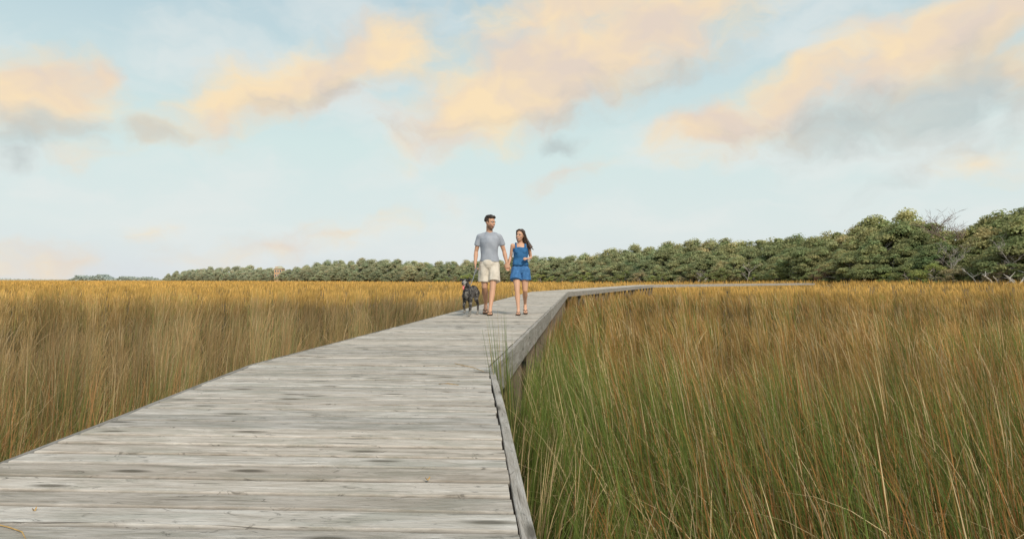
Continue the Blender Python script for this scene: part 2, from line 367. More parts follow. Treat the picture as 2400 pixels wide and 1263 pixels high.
def grass_zone(d0, d1, n, nseg, umax, bold=False):
    if d0 < 6: d = np.sqrt(rng.uniform(d0**2, d1**2, n))
    else: d = np.exp(rng.uniform(np.log(d0), np.log(d1), n))
    u = rng.uniform(-umax, umax, n); x = u*d; y = d
    cell = np.clip(d*.035, .20, 3.)
    cx = (np.floor(x/cell)+.5+.4*np.sin(np.floor(x/cell)*12.9+np.floor(y/cell)*78.2))*cell
    cy = (np.floor(y/cell)+.5+.4*np.sin(np.floor(x/cell)*39.3+np.floor(y/cell)*11.1))*cell
    th = np.sin(np.floor(x/cell)*51.7+np.floor(y/cell)*27.3)
    th2 = np.sin(np.floor(x/cell)*17.1-np.floor(y/cell)*63.9)
    pull = rng.uniform(0, .85, n)*(rng.random(n) < .7)
    x = x+(cx-x)*pull; y = y+(cy-y)*pull
    px = px_of(x, y)
    keep = ~deck_inside(x, y, .07) & (y < Dpx(px)+3) & (y > .3)
    x, y, px, d, th, th2 = x[keep], y[keep], px[keep], y[keep], th[keep], th2[keep]; n = len(x)
    near = deck_inside(x, y, .45)
    mid = np.interp(y, [-2, 5.2, 34.9, 74.6, 107], [-.6, -1.05, 1.9, 14.4, 46.])
    z0 = terrain(x, y)
    patch = smooth_noise(x, y, 2.2, 3); patch2 = smooth_noise(x, y, 14, 5); fine = smooth_noise(x, y, .5, 9); strat = smooth_noise(x*.35, y*1.3, 9, 33)
    h = rng.uniform(.50, 1.0, n)*(1+.12*patch+.06*patch2+.13*th)+.03
    tall = rng.random(n) < .08; h[tall] *= rng.uniform(1.05, 1.25, tall.sum())
    if bold: h = rng.uniform(.8, 1.25, n)
    h = np.minimum(h, 1.25)
    lft = x < mid
    h[near] = np.where(lft[near], rng.uniform(.55, 1.04, near.sum()), rng.uniform(.78, 1.09, near.sum()))
    w = np.maximum(rng.uniform(.004, .0078, n), d*.00090*rng.uniform(.6, 1.3, n))
    if bold: w = np.maximum(rng.uniform(.007, .0105, n), d*.0014)
    la = smooth_noise(x, y, 3, 21)*1.6+np.where(x > 0, 2.9, .4)+th2*.6; mag = np.abs(rng.normal(.15, .15, n))
    far_l = (rng.random(n) < (.45 if bold else .13)); mag[far_l] += rng.uniform(.2, .75, far_l.sum())
    aa = la+rng.normal(0, 1.1, n)
    lx = np.cos(aa)*mag-.11*(x > 0)+.03*(x < 0); ly = np.sin(aa)*mag
    away = np.sign(x-mid); lx = np.where(near, np.abs(lx)*away*.6, lx)
    droop = np.clip(mag*.6, 0, .55)
    lin = lambda r, g, b: np.array([r, g, b])
    green = lin(.135,.180,.042); olive = lin(.26,.205,.062); ochre = lin(.52,.325,.115); rust = lin(.47,.225,.078); strw = lin(.70,.53,.29); gold = lin(.80,.485,.135); grey = lin(.34,.245,.135)
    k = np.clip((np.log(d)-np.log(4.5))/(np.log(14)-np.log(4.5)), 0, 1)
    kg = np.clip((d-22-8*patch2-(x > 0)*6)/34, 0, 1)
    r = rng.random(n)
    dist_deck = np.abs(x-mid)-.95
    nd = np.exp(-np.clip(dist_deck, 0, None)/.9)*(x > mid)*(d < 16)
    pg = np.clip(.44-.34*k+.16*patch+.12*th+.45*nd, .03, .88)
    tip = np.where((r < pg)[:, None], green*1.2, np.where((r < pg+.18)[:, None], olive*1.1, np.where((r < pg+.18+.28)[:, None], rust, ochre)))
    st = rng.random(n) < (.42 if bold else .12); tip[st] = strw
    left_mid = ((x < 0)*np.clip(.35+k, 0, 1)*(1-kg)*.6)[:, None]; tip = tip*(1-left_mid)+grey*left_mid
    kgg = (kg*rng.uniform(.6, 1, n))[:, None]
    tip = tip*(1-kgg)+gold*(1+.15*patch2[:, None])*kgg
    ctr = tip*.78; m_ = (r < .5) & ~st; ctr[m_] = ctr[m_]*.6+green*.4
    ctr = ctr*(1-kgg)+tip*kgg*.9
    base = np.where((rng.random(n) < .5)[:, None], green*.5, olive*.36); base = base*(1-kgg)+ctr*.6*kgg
    va = 1-kg*.5
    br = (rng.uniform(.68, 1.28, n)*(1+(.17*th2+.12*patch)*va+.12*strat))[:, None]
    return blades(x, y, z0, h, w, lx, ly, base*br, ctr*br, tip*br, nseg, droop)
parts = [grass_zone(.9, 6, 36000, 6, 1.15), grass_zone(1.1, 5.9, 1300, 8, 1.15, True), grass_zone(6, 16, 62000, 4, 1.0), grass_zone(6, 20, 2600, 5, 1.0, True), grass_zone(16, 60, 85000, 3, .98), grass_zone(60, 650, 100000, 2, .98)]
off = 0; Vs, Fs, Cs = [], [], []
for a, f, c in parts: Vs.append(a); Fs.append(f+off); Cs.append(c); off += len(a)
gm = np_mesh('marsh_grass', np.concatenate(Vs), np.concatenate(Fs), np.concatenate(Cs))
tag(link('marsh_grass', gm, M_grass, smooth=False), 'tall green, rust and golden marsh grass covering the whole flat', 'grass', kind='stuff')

def tuft(name, loc, n, hmin, hmax, lean, spread, cols, label, cat='grass', w=.005, group=None):
    x = rng.normal(0, spread, n); y = rng.normal(0, spread, n); h = rng.uniform(hmin, hmax, n)
    a = rng.uniform(0, 6.28, n); m = rng.uniform(.01, .10, n)
    lx = np.cos(a)*m+lean[0]; ly = np.sin(a)*m+lean[1]; c = np.array(cols)[rng.integers(0, len(cols), n)]
    v, f, cc = blades(x, y, np.zeros(n), h, np.full(n, w), lx, ly, c*.6, c*.9, c, 7, np.full(n, .02))
    o = link(name, np_mesh(name, v, f, cc), M_grass, loc=loc, smooth=False); tag(o, label, cat, group); return o
tuft('rush_clump', (.0, 4.80, -1.12), 60, 1.08, 1.60, (-.055, 0), .035, [(.11,.18,.05), (.15,.21,.06), (.22,.23,.08), (.38,.30,.12)], 'tall green rush clump sticking up beside the boardwalk corner', 'rush', .0095)

# ------------------------------------------------------------ litter on the deck
def straw(pts, r, label):
    o0 = V(pts[0]); bm = bmesh.new(); tube(bm, [V(p)-o0 for p in pts], [r*.8]+[r]*(len(pts)-2)+[r*.5], 6)
    tag(link('dry_stalk', bm_mesh(bm), M_straw, loc=o0), label, 'straw')
def g2(px, py, z=.004):
    d = 1040/(py-654); return ((px-1200)/1600*d, d, z)
straw([g2(-10,1226), g2(30,1236), g2(58,1246), g2(66,1262)], .0018, 'curved orange dry stalk lying at the lower left of the deck')
straw([g2(1030,900), g2(1050,899), g2(1075,903)], .0030, 'short tan straw lying on the planks before the rush clump')
straw([g2(1066,852), g2(1110,862), g2(1135,871)], .0026, 'thin pale straw lying by the boardwalk corner')
def leaf(px, py, s, rz, label):
    bm = bmesh.new(); vs = [bm.verts.new((math.cos(a)*s*(1 if k%2 else .8), math.sin(a)*s*.5, .004+.006*math.cos(a*2))) for k, a in enumerate([i*math.pi/5 for i in range(10)])]
    c = bm.verts.new((0, 0, .001))
    for k in range(10): bm.faces.new((vs[k], vs[(k+1)%10], c))
    o = link('fallen_leaf', bm_mesh(bm), M_straw, loc=g2(px, py, .003)); o.rotation_euler.z = rz; tag(o, label, 'leaf')
leaf(1003, 1123, .010, .5, 'small orange leaf lying mid deck on the right half')
leaf(86, 1195, .007, 1.2, 'tiny brown leaf near the left edge of the deck')

# ------------------------------------------------------------ people
def head(bm, M, s, fem):
    def P(p): return M @ (V(p)*s)
    def E(c, r): ell(bm, P(c), (r[0]*s, r[1]*s, r[2]*s), M.to_3x3().to_4x4())
    E((0,.012,.143), (.073,.092,.088)); E((0,-.018,.088), (.061 if not fem else .057,.072,.086)); E((0,-.047,.026), (.034,.032,.024))
    ref = M.to_3x3() @ V((1,0,0))
    tube(bm, [P((0,-.088,.125)), P((0,-.100,.103)), P((0,-.105,.087))], [.007*s, .010*s, .013*s], ref=ref)
    tube(bm, [P((-.042,-.068,.135)), P((0,-.083,.137)), P((.042,-.068,.135))], [.010*s,.011*s,.010*s])
    tube(bm, [P((-.024,-.074,.052)), P((0,-.085,.052)), P((.024,-.074,.052))], [.007*s,.009*s,.007*s])
    for k in (-1, 1):
        E((k*.074,.006,.108), (.008,.019,.031)); E((k*.038,-.055,.092), (.022,.022,.022))
def eyes(o, M, s, mat_brow):
    def P(p): return M @ (V(p)*s)
    for k in (-1, 1):
        bm = bmesh.new(); ell(bm, P((k*.030,-.0730,.117)), (.0130*s,.0130*s,.0072*s), seg=10); e = link('eye', bm_mesh(bm), M_white, o)
        bm = bmesh.new(); ell(bm, P((k*.030,-.0815,.117)), (.0070*s,.0060*s,.0064*s), seg=8); link('iris', bm_mesh(bm), M_dark, e)
        bm = bmesh.new(); tube(bm, [P((k*.014,-.0925,.134)), P((k*.030,-.088,.138)), P((k*.048,-.071,.133))], [.0035*s,.0042*s,.003*s], 6); link('eyebrow', bm_mesh(bm), mat_brow, o)
def mouth(o, M, s):
    def P(p): return M @ (V(p)*s)
    bm = bmesh.new(); tube(bm, [P((-.030,-.074,.058)), P((-.014,-.091,.049)), P((.014,-.091,.049)), P((.030,-.074,.058))], [.003*s,.006*s,.006*s,.003*s], 8); m = link('lips', bm_mesh(bm), M_lip, o)
    bm = bmesh.new(); tube(bm, [P((-.021,-.086,.0545)), P((0,-.0955,.0515)), P((.021,-.086,.0545))], [.003*s,.005*s,.003*s], 8); link('teeth', bm_mesh(bm), M_white, m)
def hand(bm, W, d, n, thumb, curl=(25,40,25), s=1.0, spread=1):
    W = V(W); d = V(d).normalized(); n = V(n); n = (n-d*n.dot(d)).normalized(); t = d.cross(n).normalized()*thumb
    tube(bm, [W-d*.01*s, W+d*.035*s, W+d*.085*s], [(.026*s,.018*s), (.038*s,.016*s), (.040*s,.013*s)], ref=t)
    Ls = (.070,.078,.073,.058)
    for k in range(4):
        off = (.030-.0205*k)*s*spread
        p = W+d*.085*s+t*off; pts = [p-d*.02*s, p]; a = 0; dirv = d
        for j, fr in enumerate((.45,.32,.23)):
            a += R(curl[j]); dirv = d*math.cos(a)+n*math.sin(a); p = p+dirv*Ls[k]*fr*s; pts.append(p)
        tube(bm, pts, [.0095*s,.0092*s,.0086*s,.008*s,.0068*s], 8, ref=t)
    p0 = W+d*.02*s+t*.022*s; p1 = p0+(d*.6+t*.6+n*.3).normalized()*.038*s; p2 = p1+(d*.85+t*.1+n*.45).normalized()*.033*s; p3 = p2+(d*.8-t*.1+n*.5).normalized()*.026*s
    tube(bm, [p0,p1,p2,p3], [.014*s,.0115*s,.0098*s,.0078*s], 8)
def foot(bm, ankle, heel, ball, toe, s):
    ankle, heel, ball, toe = map(V, (ankle, heel, ball, toe))
    up = V((0,0,1))
    tube(bm, [heel+up*.028*s, (heel+ball)/2+up*.034*s, ball+up*.02*s, toe+up*.012*s], [(.030*s,.028*s), (.036*s,.032*s), (.044*s,.020*s), (.036*s,.012*s)], ref=(1,0,0))
    tube(bm, [ankle, heel*.6+ball*.4+up*.045*s], [.034*s,.036*s])
    f = (toe-ball).normalized(); sd = V((1,0,0))
    for k in range(5):
        p = ball+sd*(k-2)*.017*s+up*.014*s; tube(bm, [p, p+f*(.075-.006*abs(k-1.5))*s], [.010*s,.009*s], 8)
def sandal(o, heel, ball, toe, s):
    heel, ball, toe = map(V, (heel, ball, toe)); bm = bmesh.new()
    f = (toe-ball).normalized(); b = (ball-heel).normalized()
    st = [(heel-b*.045*s,.022),(heel-b*.02*s,.034),(heel.lerp(ball,.5),.037),(ball,.049),(toe,.044),(toe+f*.028*s,.024)]
    top = [(bm.verts.new(p+V((-w*s,0,.0))), bm.verts.new(p+V((w*s,0,.0)))) for p, w in st]
    bot = [(bm.verts.new(p+V((-w*s,0,-.014))), bm.verts.new(p+V((w*s,0,-.014)))) for p, w in st]
    for i in range(len(st)-1):
        bm.faces.new((top[i][0], top[i][1], top[i+1][1], top[i+1][0])); bm.faces.new((bot[i][0], bot[i+1][0], bot[i+1][1], bot[i][1]))
        for k in (0, 1): bm.faces.new((top[i][k], top[i+1][k], bot[i+1][k], bot[i][k]))
    bm.faces.new((top[0][0], bot[0][0], bot[0][1], top[0][1])); bm.faces.new((top[-1][0], top[-1][1], bot[-1][1], bot[-1][0]))
    sn = link('sandal', bm_mesh(bm), M_sandal, o, smooth=False)
    bm = bmesh.new(); mid = heel.lerp(ball, .62)
    for k in (-1, 1): tube(bm, [mid+V((k*.046*s,0,.0)), mid.lerp(ball,.6)+V((k*.034*s,0,.045*s)), ball+f*.03*s+V((.004,0,.032*s))], [.007*s]*3, 6)
    link('strap', bm_mesh(bm), M_sandal, sn)
def tuck(me, z0, z1, xm, ymin, amt):
    nr = [v.normal.copy() for v in me.vertices]
    for v, q in zip(me.vertices, nr):
        p = v.co
        if z0 < p.z < z1 and abs(p.x) < xm and p.y > ymin:
            k = min(1, (p.z-z0)/.04, (z1-p.z)/.04); v.co -= q*amt*k
def paint_skin(me, M, s, base, beard):
    inv = M.inverted(); n = len(me.vertices); cols = np.ones((n, 4), np.float32)
    for i, v in enumerate(me.vertices):
        c = V(base); k = 1+.05*noise.noise(v.co*9)
        c = c*k; p = (inv @ v.co)/s
        if -.03 < p.z < .26 and abs(p.x) < .12 and abs(p.y) < .13:
            if beard and p.z < .078 and p.y < .03 and not (abs(p.x) < .022 and .043 < p.z < .06 and p.y < -.06):
                w = min(1, (.078-p.z)/.02)*.6; c = c.lerp(V((.10,.06,.04)), w)
            if abs(p.x) < .025 and .044 < p.z < .060 and p.y < -.07: c = c.lerp(V((.42,.14,.11)), .7)
            if ((abs(p.x)-.03)/.02)**2+((p.z-.120)/.014)**2 < 1 and p.y < -.05: c = c*.66
            if abs(abs(p.x)-.04) < .018 and .075 < p.z < .1 and p.y < -.05: c = c.lerp(V((.6,.26,.18)), .3)
        cols[i, :3] = c
    a = me.color_attributes.new('Col', 'FLOAT_COLOR', 'POINT'); a.data.foreach_set('color', cols.ravel())
def headM(pivot, rz, rx=0, ry=0): return Matrix.Translation(V(pivot)) @ Matrix.Rotation(R(rz), 4, 'Z') @ Matrix.Rotation(R(rx), 4, 'X') @ Matrix.Rotation(R(ry), 4, 'Y')

# ---- man
ZS = .014
MM = headM((.006,-.038,1.560), 48, 5, 3); ms = 1.06
bm = bmesh.new()
tube(bm, [(0,0,.86),(0,0,.93),(0,0,1.0),(0,0,1.08),(0,0,1.2),(0,0,1.32),(0,.005,1.40),(0,.01,1.455),(0,.01,1.50)],
     [(.12,.09),(.155,.11),(.15,.105),(.142,.10),(.155,.105),(.170,.112),(.172,.105),(.13,.078),(.07,.062)], 20)
tube(bm, [(0,.012,1.45),(0,-.003,1.53),(0,-.008,1.63)], [.068,.060,.058])
head(bm, MM, ms, False)
mL = dict(sh=(-.180,.01,1.425), el=(-.248,.055,1.155), wr=(-.258,-.045,.925)); mR = dict(sh=(.180,.01,1.425), el=(.268,.05,1.165), wr=(.318,-.01,.945))
for a in (mL, mR):
    sh, el, wr = V(a['sh']), V(a['el']), V(a['wr'])
    tube(bm, [sh, sh.lerp(el,.35), el, el.lerp(wr,.3), wr], [.050,.047,.036,.041,.026])
mlegs = [((.092,0,.90),(.065,-.13,.50),(.022,-.24,.105+ZS)), ((-.092,0,.90),(-.088,-.01,.49),(-.078,.29,.17+ZS))]
for h, k, a in mlegs:
    h, k, a = V(h), V(k), V(a)
    tube(bm, [h, h.lerp(k,.5), k, k.lerp(a,.12), k.lerp(a,.32)+V((0,.014,0)), k.lerp(a,.65)+V((0,.006,0)), a], [.086,.074,.054,.050,.059,.042,.032])
mf = [((.022,-.24,.105+ZS),(.022,-.205,ZS),(.020,-.37,ZS),(.018,-.42,ZS)), ((-.078,.29,.17+ZS),(-.078,.33,.12+ZS),(-.085,.19,ZS+.006),(-.087,.135,ZS))]
for f in mf: foot(bm, *f, 1.0)
hand(bm, mL['wr'], (.02,-.18,-1), (.9,.1,0), -1, (50,60,45))
hand(bm, mR['wr'], (.12,-.12,-1), (.1,1,0), -1, (25,45,40))
me = fuse(bm, .0062, 3); paint_skin(me, MM, ms, (.60,.34,.22), True); tuck(me, .63, 1.49, .178, -.2, .018)
man = link('person', me, M_skin, loc=(-.415, 12.55, .004))
tag(man, 'person in grey-blue t-shirt and cream shorts walking with the leash in one hand', 'person')
eyes(man, MM, ms, M_hairm); mouth(man, MM, ms)
bm = bmesh.new()
tube(bm, [(0,0,.965),(0,0,1.0),(0,0,1.10),(0,0,1.2),(0,-.002,1.32),(0,.003,1.385),(0,.008,1.435),(0,.01,1.475),(0,.012,1.512)],
     [(.182,.132),(.176,.128),(.160,.122),(.166,.122),(.182,.127),(.182,.120),(.152,.100),(.107,.084),(.076,.070)], 24, cap=(0,0))
for a in (mL, mR):
    sh, el = V(a['sh']), V(a['el']); q = sh.lerp(el, .60); tube(bm, [sh, sh.lerp(el,.35), q], [.057,.057,.058], cap=(1,0))
    k = -1 if a is mL else 1; tube(bm, [(k*.05,.012,1.487), (k*.12,.012,1.457), (k*.182,.01,1.425)], [(.03,.05),(.04,.060),(.052,.058)], ref=(0,0,1))
link('tee_shirt', fuse(bm, .008, 5, .016, 9), M_shirt, man)
bm = bmesh.new()
tube(bm, [(0,0,.80),(0,0,.86),(0,0,.92),(0,0,.992)], [(.10,.08),(.165,.118),(.180,.132),(.172,.124)], 20, cap=(.3,0))
tube(bm, [(.088,0,.90),(.09,-.045,.75),(.090,-.100,.60)], [(.100,.112),(.105,.114),(.108,.112)], 18, cap=(.6,0))
tube(bm, [(-.088,0,.90),(-.095,.0,.75),(-.098,.0,.595)], [(.100,.112),(.105,.112),(.106,.110)], 18, cap=(.6,0))
link('shorts', fuse(bm, .008, 4, .018, 12), M_shorts, man)
def hairbumps(bm, M, s, n, rr, seed):
    r = random.Random(seed)
    for _ in range(n):
        th = r.uniform(0, 2*math.pi); z = r.uniform(-.15, 1)
        d = V((math.cos(th)*math.sqrt(max(0,1-z*z)), math.sin(th)*math.sqrt(max(0,1-z*z)), z))
        if d.y < 0 and z < .45+(-d.y)*.25: continue
        p = V((d.x*.080, .014+d.y*.098, .150+d.z*.086)); ell(bm, M @ (p*s), (rr*s*r.uniform(.7,1.2),)*3, seg=8)
bm = bmesh.new(); ell(bm, MM @ V((0,.030,.170)), (.082,.092,.080), MM.to_3x3().to_4x4()); hairbumps(bm, MM, ms, 170, .019, 4)
tube(bm, [MM @ V((-.05,-.058,.215)), MM @ V((0,-.078,.232)), MM @ V((.045,-.058,.222))], [.018,.024,.018])
for k in (-1, 1): tube(bm, [MM @ V((k*.078,-.012,.16)), MM @ V((k*.076,-.018,.115))], [.012,.007])
link('hair', fuse(bm, .006, 1, .006, 60), M_hairm, man)
for f in mf: sandal(man, f[1], f[2], f[3], 1.0)

# ---- woman
WM = headM((-.013,-.036,1.336), -30, 0, 6); ws = .97
bm = bmesh.new()
tube(bm, [(0,0,.74),(0,0,.80),(0,0,.87),(0,0,.95),(0,0,1.03),(0,-.004,1.12),(0,-.006,1.17),(0,.004,1.24),(0,.01,1.285),(0,.01,1.315)],
     [(.09,.08),(.148,.105),(.145,.10),(.115,.083),(.108,.08),(.125,.092),(.132,.10),(.132,.082),(.105,.062),(.052,.046)], 20)
for k in (-1, 1): ell(bm, (k*.058,-.070,1.155), (.048,.038,.048))
tube(bm, [(0,.01,1.27),(-.004,-.005,1.35),(-.008,-.008,1.42)], [.048,.043,.043])
head(bm, WM, ws, True)
wL = dict(sh=(-.146,.005,1.262), el=(-.178,.055,1.06), wr=(-.222,.01,.905)); wR = dict(sh=(.146,.005,1.262), el=(.190,.06,1.045), wr=(.140,-.12,1.01))
for a in (wL, wR):
    sh, el, wr = V(a['sh']), V(a['el']), V(a['wr'])
    tube(bm, [sh, sh.lerp(el,.35), el, el.lerp(wr,.3), wr], [.039,.036,.028,.031,.020])
wlegs = [((-.078,0,.79),(-.062,-.12,.435),(-.042,-.18,.085+ZS)), ((.078,0,.79),(.083,-.01,.43),(.088,.25,.165+ZS))]
for h, k, a in wlegs:
    h, k, a = V(h), V(k), V(a)
    tube(bm, [h, h.lerp(k,.5), k, k.lerp(a,.12), k.lerp(a,.32)+V((0,.012,0)), k.lerp(a,.65)+V((0,.005,0)), a], [.084,.068,.046,.043,.050,.035,.027])
wf = [((-.042,-.18,.085+ZS),(-.042,-.15,ZS),(-.046,-.29,ZS),(-.048,-.335,ZS)), ((.088,.25,.165+ZS),(.088,.285,.115+ZS),(.094,.165,ZS+.006),(.096,.115,ZS))]
for f in wf: foot(bm, *f, .86)
hand(bm, wL['wr'], (-.10,-.10,-1), (-.1,-1,0), -1, (20,40,40), .86)
hand(bm, wR['wr'], (-.55,-.75,.18), (-.3,.1,-.6), -1, (30,40,30), .86)
me = fuse(bm, .0055, 3); paint_skin(me, WM, ws, (.64,.37,.245), False); tuck(me, .66, 1.215, .142, -.118, .018)
wom = link('person', me, M_skin, loc=(.157, 12.55, .004))
tag(wom, 'long-haired person walking in a blue tank top and blue shorts', 'person')
eyes(wom, WM, ws, M_hairw); mouth(wom, WM, ws)
bm = bmesh.new()
tube(bm, [(0,0,.90),(0,0,.95),(0,0,1.03),(0,-.006,1.12),(0,-.008,1.17),(0,-.002,1.218)], [(.150,.118),(.146,.113),(.133,.105),(.139,.108),(.142,.110),(.130,.100)], 24, cap=(0,0))
for k in (-1, 1):
    ell(bm, (k*.058,-.076,1.155), (.054,.044,.056))
    tube(bm, [(k*.085,-.088,1.19),(k*.088,-.062,1.265),(k*.088,.005,1.312),(k*.085,.07,1.25),(k*.07,.085,1.19)], [(.022,.009)]*5, 8)
link('tank_top', fuse(bm, .0065, 4, .016, 14), M_blue, wom)
bm = bmesh.new(); tube(bm, [(0,0,.878),(0,0,.905)], [(.143,.111)]*2, 20, cap=(0,0)); link('waistband', bm_mesh(bm), M_belt, wom)
bm = bmesh.new()
tube(bm, [(0,0,.72),(0,0,.76),(0,0,.82),(0,0,.885)], [(.09,.07),(.145,.108),(.166,.122),(.142,.110)], 20, cap=(.3,0))
tube(bm, [(-.075,0,.82),(-.085,-.04,.72),(-.09,-.075,.632)], [(.090,.105),(.098,.107),(.104,.108)], 18, cap=(.6,0))
tube(bm, [(.075,0,.82),(.088,.0,.72),(.092,.0,.628)], [(.090,.105),(.098,.107),(.104,.108)], 18, cap=(.6,0))
link('shorts', fuse(bm, .0065, 4, .016, 16), M_denim, wom)
bm = bmesh.new(); ell(bm, WM @ V((0,.028*ws,.158*ws)), (.077*ws,.086*ws,.082*ws), WM.to_3x3().to_4x4())
for k in (-1, 1): tube(bm, [WM @ V((k*.01,-.06,.214)*1), WM @ V((k*.062,-.035,.185)), WM @ V((k*.076,.0,.13)), WM @ V((k*.078,.02,.06)), WM @ V((k*.07+.01,.045,-.01))], [.014,.018,.018,.020,.018])
rr = random.Random(9)
for i in range(54):
    a = rr.uniform(-.6, 1.0); x0 = .062*math.sin(a*1.7); y0 = .03+.055*math.cos(a*1.2)
    wind = rr.uniform(.04, .16)*(1 if a > -.2 else .25); ln = rr.uniform(.18,.27)
    pts = [WM @ V((x0*.8, y0*.8, .17)), WM @ V((x0+.01, y0+.02, .09)), WM @ V((x0+wind*.5, y0+.02, .09-ln*.4)), WM @ V((x0+wind*.9+rr.uniform(-.012,.012), y0+.01, .09-ln*.7)), WM @ V((x0+wind*1.3+rr.uniform(-.015,.015), y0+rr.uniform(-.01,.03), .09-ln*.85))]
    tube(bm, pts, [.018,.019,.017,.013,.006], 7)
link('hair', fuse(bm, .0048, 2, .004, 70), M_hairw, wom)
for f in wf: sandal(wom, f[1], f[2], f[3], .86)

# ------------------------------------------------------------ dog
bm = bmesh.new()
tube(bm, [(0,-.24,.41),(0,-.15,.395),(0,0,.40),(0,.14,.43),(0,.26,.455),(0,.33,.46)], [(.072,.108),(.084,.130),(.084,.118),(.070,.088),(.068,.082),(.056,.070)], 18)
tube(bm, [(0,-.18,.45),(0,-.27,.51),(0,-.335,.575)], [(.070,.093),(.060,.076),(.056,.064)], 14)
ell(bm, (0,-.365,.595), (.064,.074,.060)); tube(bm, [(0,-.40,.588),(0,-.455,.573),(0,-.505,.565)], [(.044,.040),(.035,.031),(.029,.025)], 12)
tube(bm, [(0,-.38,.555),(0,-.43,.535),(0,-.475,.518)], [(.036,.02),(.025,.013),(.018,.009)], 10)
for k in (-1, 1):
    tube(bm, [(k*.040,-.345,.622),(k*.056,-.350,.647),(k*.076,-.370,.645),(k*.090,-.392,.608)], [(.024,.014),(.026,.012),(.024,.011),(.012,.008)], 10, ref=(1,0,.5*k))
    ell(bm, (k*.050,-.19,.38), (.036,.075,.11)); ell(bm, (k*.046,.27,.41), (.036,.085,.11))
fl = [[(-.060,-.20,.35),(-.062,-.15,.26),(-.056,-.235,.175),(-.053,-.175,.095),(-.053,-.195,.07)], [(.056,-.21,.35),(.058,-.18,.26),(.052,-.225,.13),(.050,-.245,.045),(.050,-.27,.022)]]
for l in fl:
    tube(bm, l, [.040,.030,.023,.019,.020], 12); ell(bm, V(l[-1])+V((0,-.012,0)), (.025,.036,.020))
    for j in (-1,0,1): ell(bm, V(l[-1])+V((j*.015,-.040,-.004)), (.0095,.014,.012), seg=8)
hl = [[(-.056,.27,.40),(-.062,.16,.275),(-.058,.30,.175),(-.056,.24,.05),(-.056,.205,.024)], [(.056,.27,.40),(.062,.20,.285),(.058,.38,.19),(.056,.37,.06),(.056,.335,.024)]]
for l in hl:
    tube(bm, l, [.060,.040,.023,.019,.020], 12); ell(bm, V(l[-1])+V((0,-.012,0)), (.024,.036,.019))
    for j in (-1,0,1): ell(bm, V(l[-1])+V((j*.015,-.040,-.004)), (.0095,.014,.012), seg=8)
tube(bm, [(0,.33,.49),(.01,.42,.48),(.03,.50,.43),(.04,.56,.40)], [.030,.026,.022,.010], 10)
me = fuse(bm, .006, 3, .004, 60)
n = len(me.vertices); cols = np.zeros((n,4), np.float32); cols[:,3] = 1
for i, v in enumerate(me.vertices):
    p = v.co; w = noise.noise(p*18)*.03
    if p.y < -.25 and p.z < .46+w and abs(p.x) < .022+w: cols[i,0] = .35
    if p.z < .09+w: cols[i,0] = .4
    if p.y < -.43 : cols[i,0] = .55
    if p.z > .60 and abs(p.x) > .022 and p.y > -.42 : cols[i,1] = .85
    if p.y > 0 and p.z > .5+w : cols[i,1] = .6
a = me.color_attributes.new('Col', 'FLOAT_COLOR', 'POINT'); a.data.foreach_set('color', cols.ravel())
DX, DY, DR = -.745, 12.15, -10
dog = link('dog', me, M_coat, loc=(DX, DY, .002)); dog.rotation_euler.z = R(DR)
tag(dog, 'grey and black merle dog with its tongue out walking on a leash', 'dog')
bm = bmesh.new(); ell(bm, (0,-.530,.573), (.018,.012,.014), seg=10); link('nose', bm_mesh(bm), M_dark, dog)
for k in (-1, 1):
    bm = bmesh.new(); ell(bm, (k*.029,-.424,.614), (.010,.010,.010), seg=10); link('eye', bm_mesh(bm), M_dark, dog)
bm = bmesh.new(); tube(bm, [(0,-.43,.547),(0,-.485,.536),(.003,-.508,.51),(.004,-.510,.472)], [(.014,.005),(.017,.005),(.017,.005),(.013,.005)], 10); link('tongue', bm_mesh(bm), M_tongue, dog)
bm = bmesh.new()
ax = V((0,-.065,.065)).normalized(); c0 = V((0,-.262,.505))
tube(bm, [c0-ax*.012, c0+ax*.012], [(.068,.086),(.066,.083)], 20, cap=(0,0)); link('collar', bm_mesh(bm), M_collar, dog)
Mz = Matrix.Rotation(R(DR), 3, 'Z')
p_d = Mz @ V((.06,-.235,.55)) + V((DX,DY,0)); p_h = V((-.415-.245, 12.55-.075, .855))
bm = bmesh.new(); pts = []
for i in range(13):
    t = i/12; p = p_d.lerp(p_h, t); p.z -= .05*math.sin(math.pi*t)*(1-t*.4); pts.append(p-p_d)
hx = p_h-p_d
pts += [hx+V((.012,-.02,.03)), hx+V((.02,-.04,.0)), hx+V((.015,-.045,-.06)), hx+V((.0,-.035,-.11)), hx+V((-.008,-.02,-.07))]
tube(bm, pts, [(.0075,.003)]*len(pts), 8)
tag(link('leash', bm_mesh(bm), M_leash, loc=p_d), 'thin grey leash running from the hand down to the dog collar', 'leash')

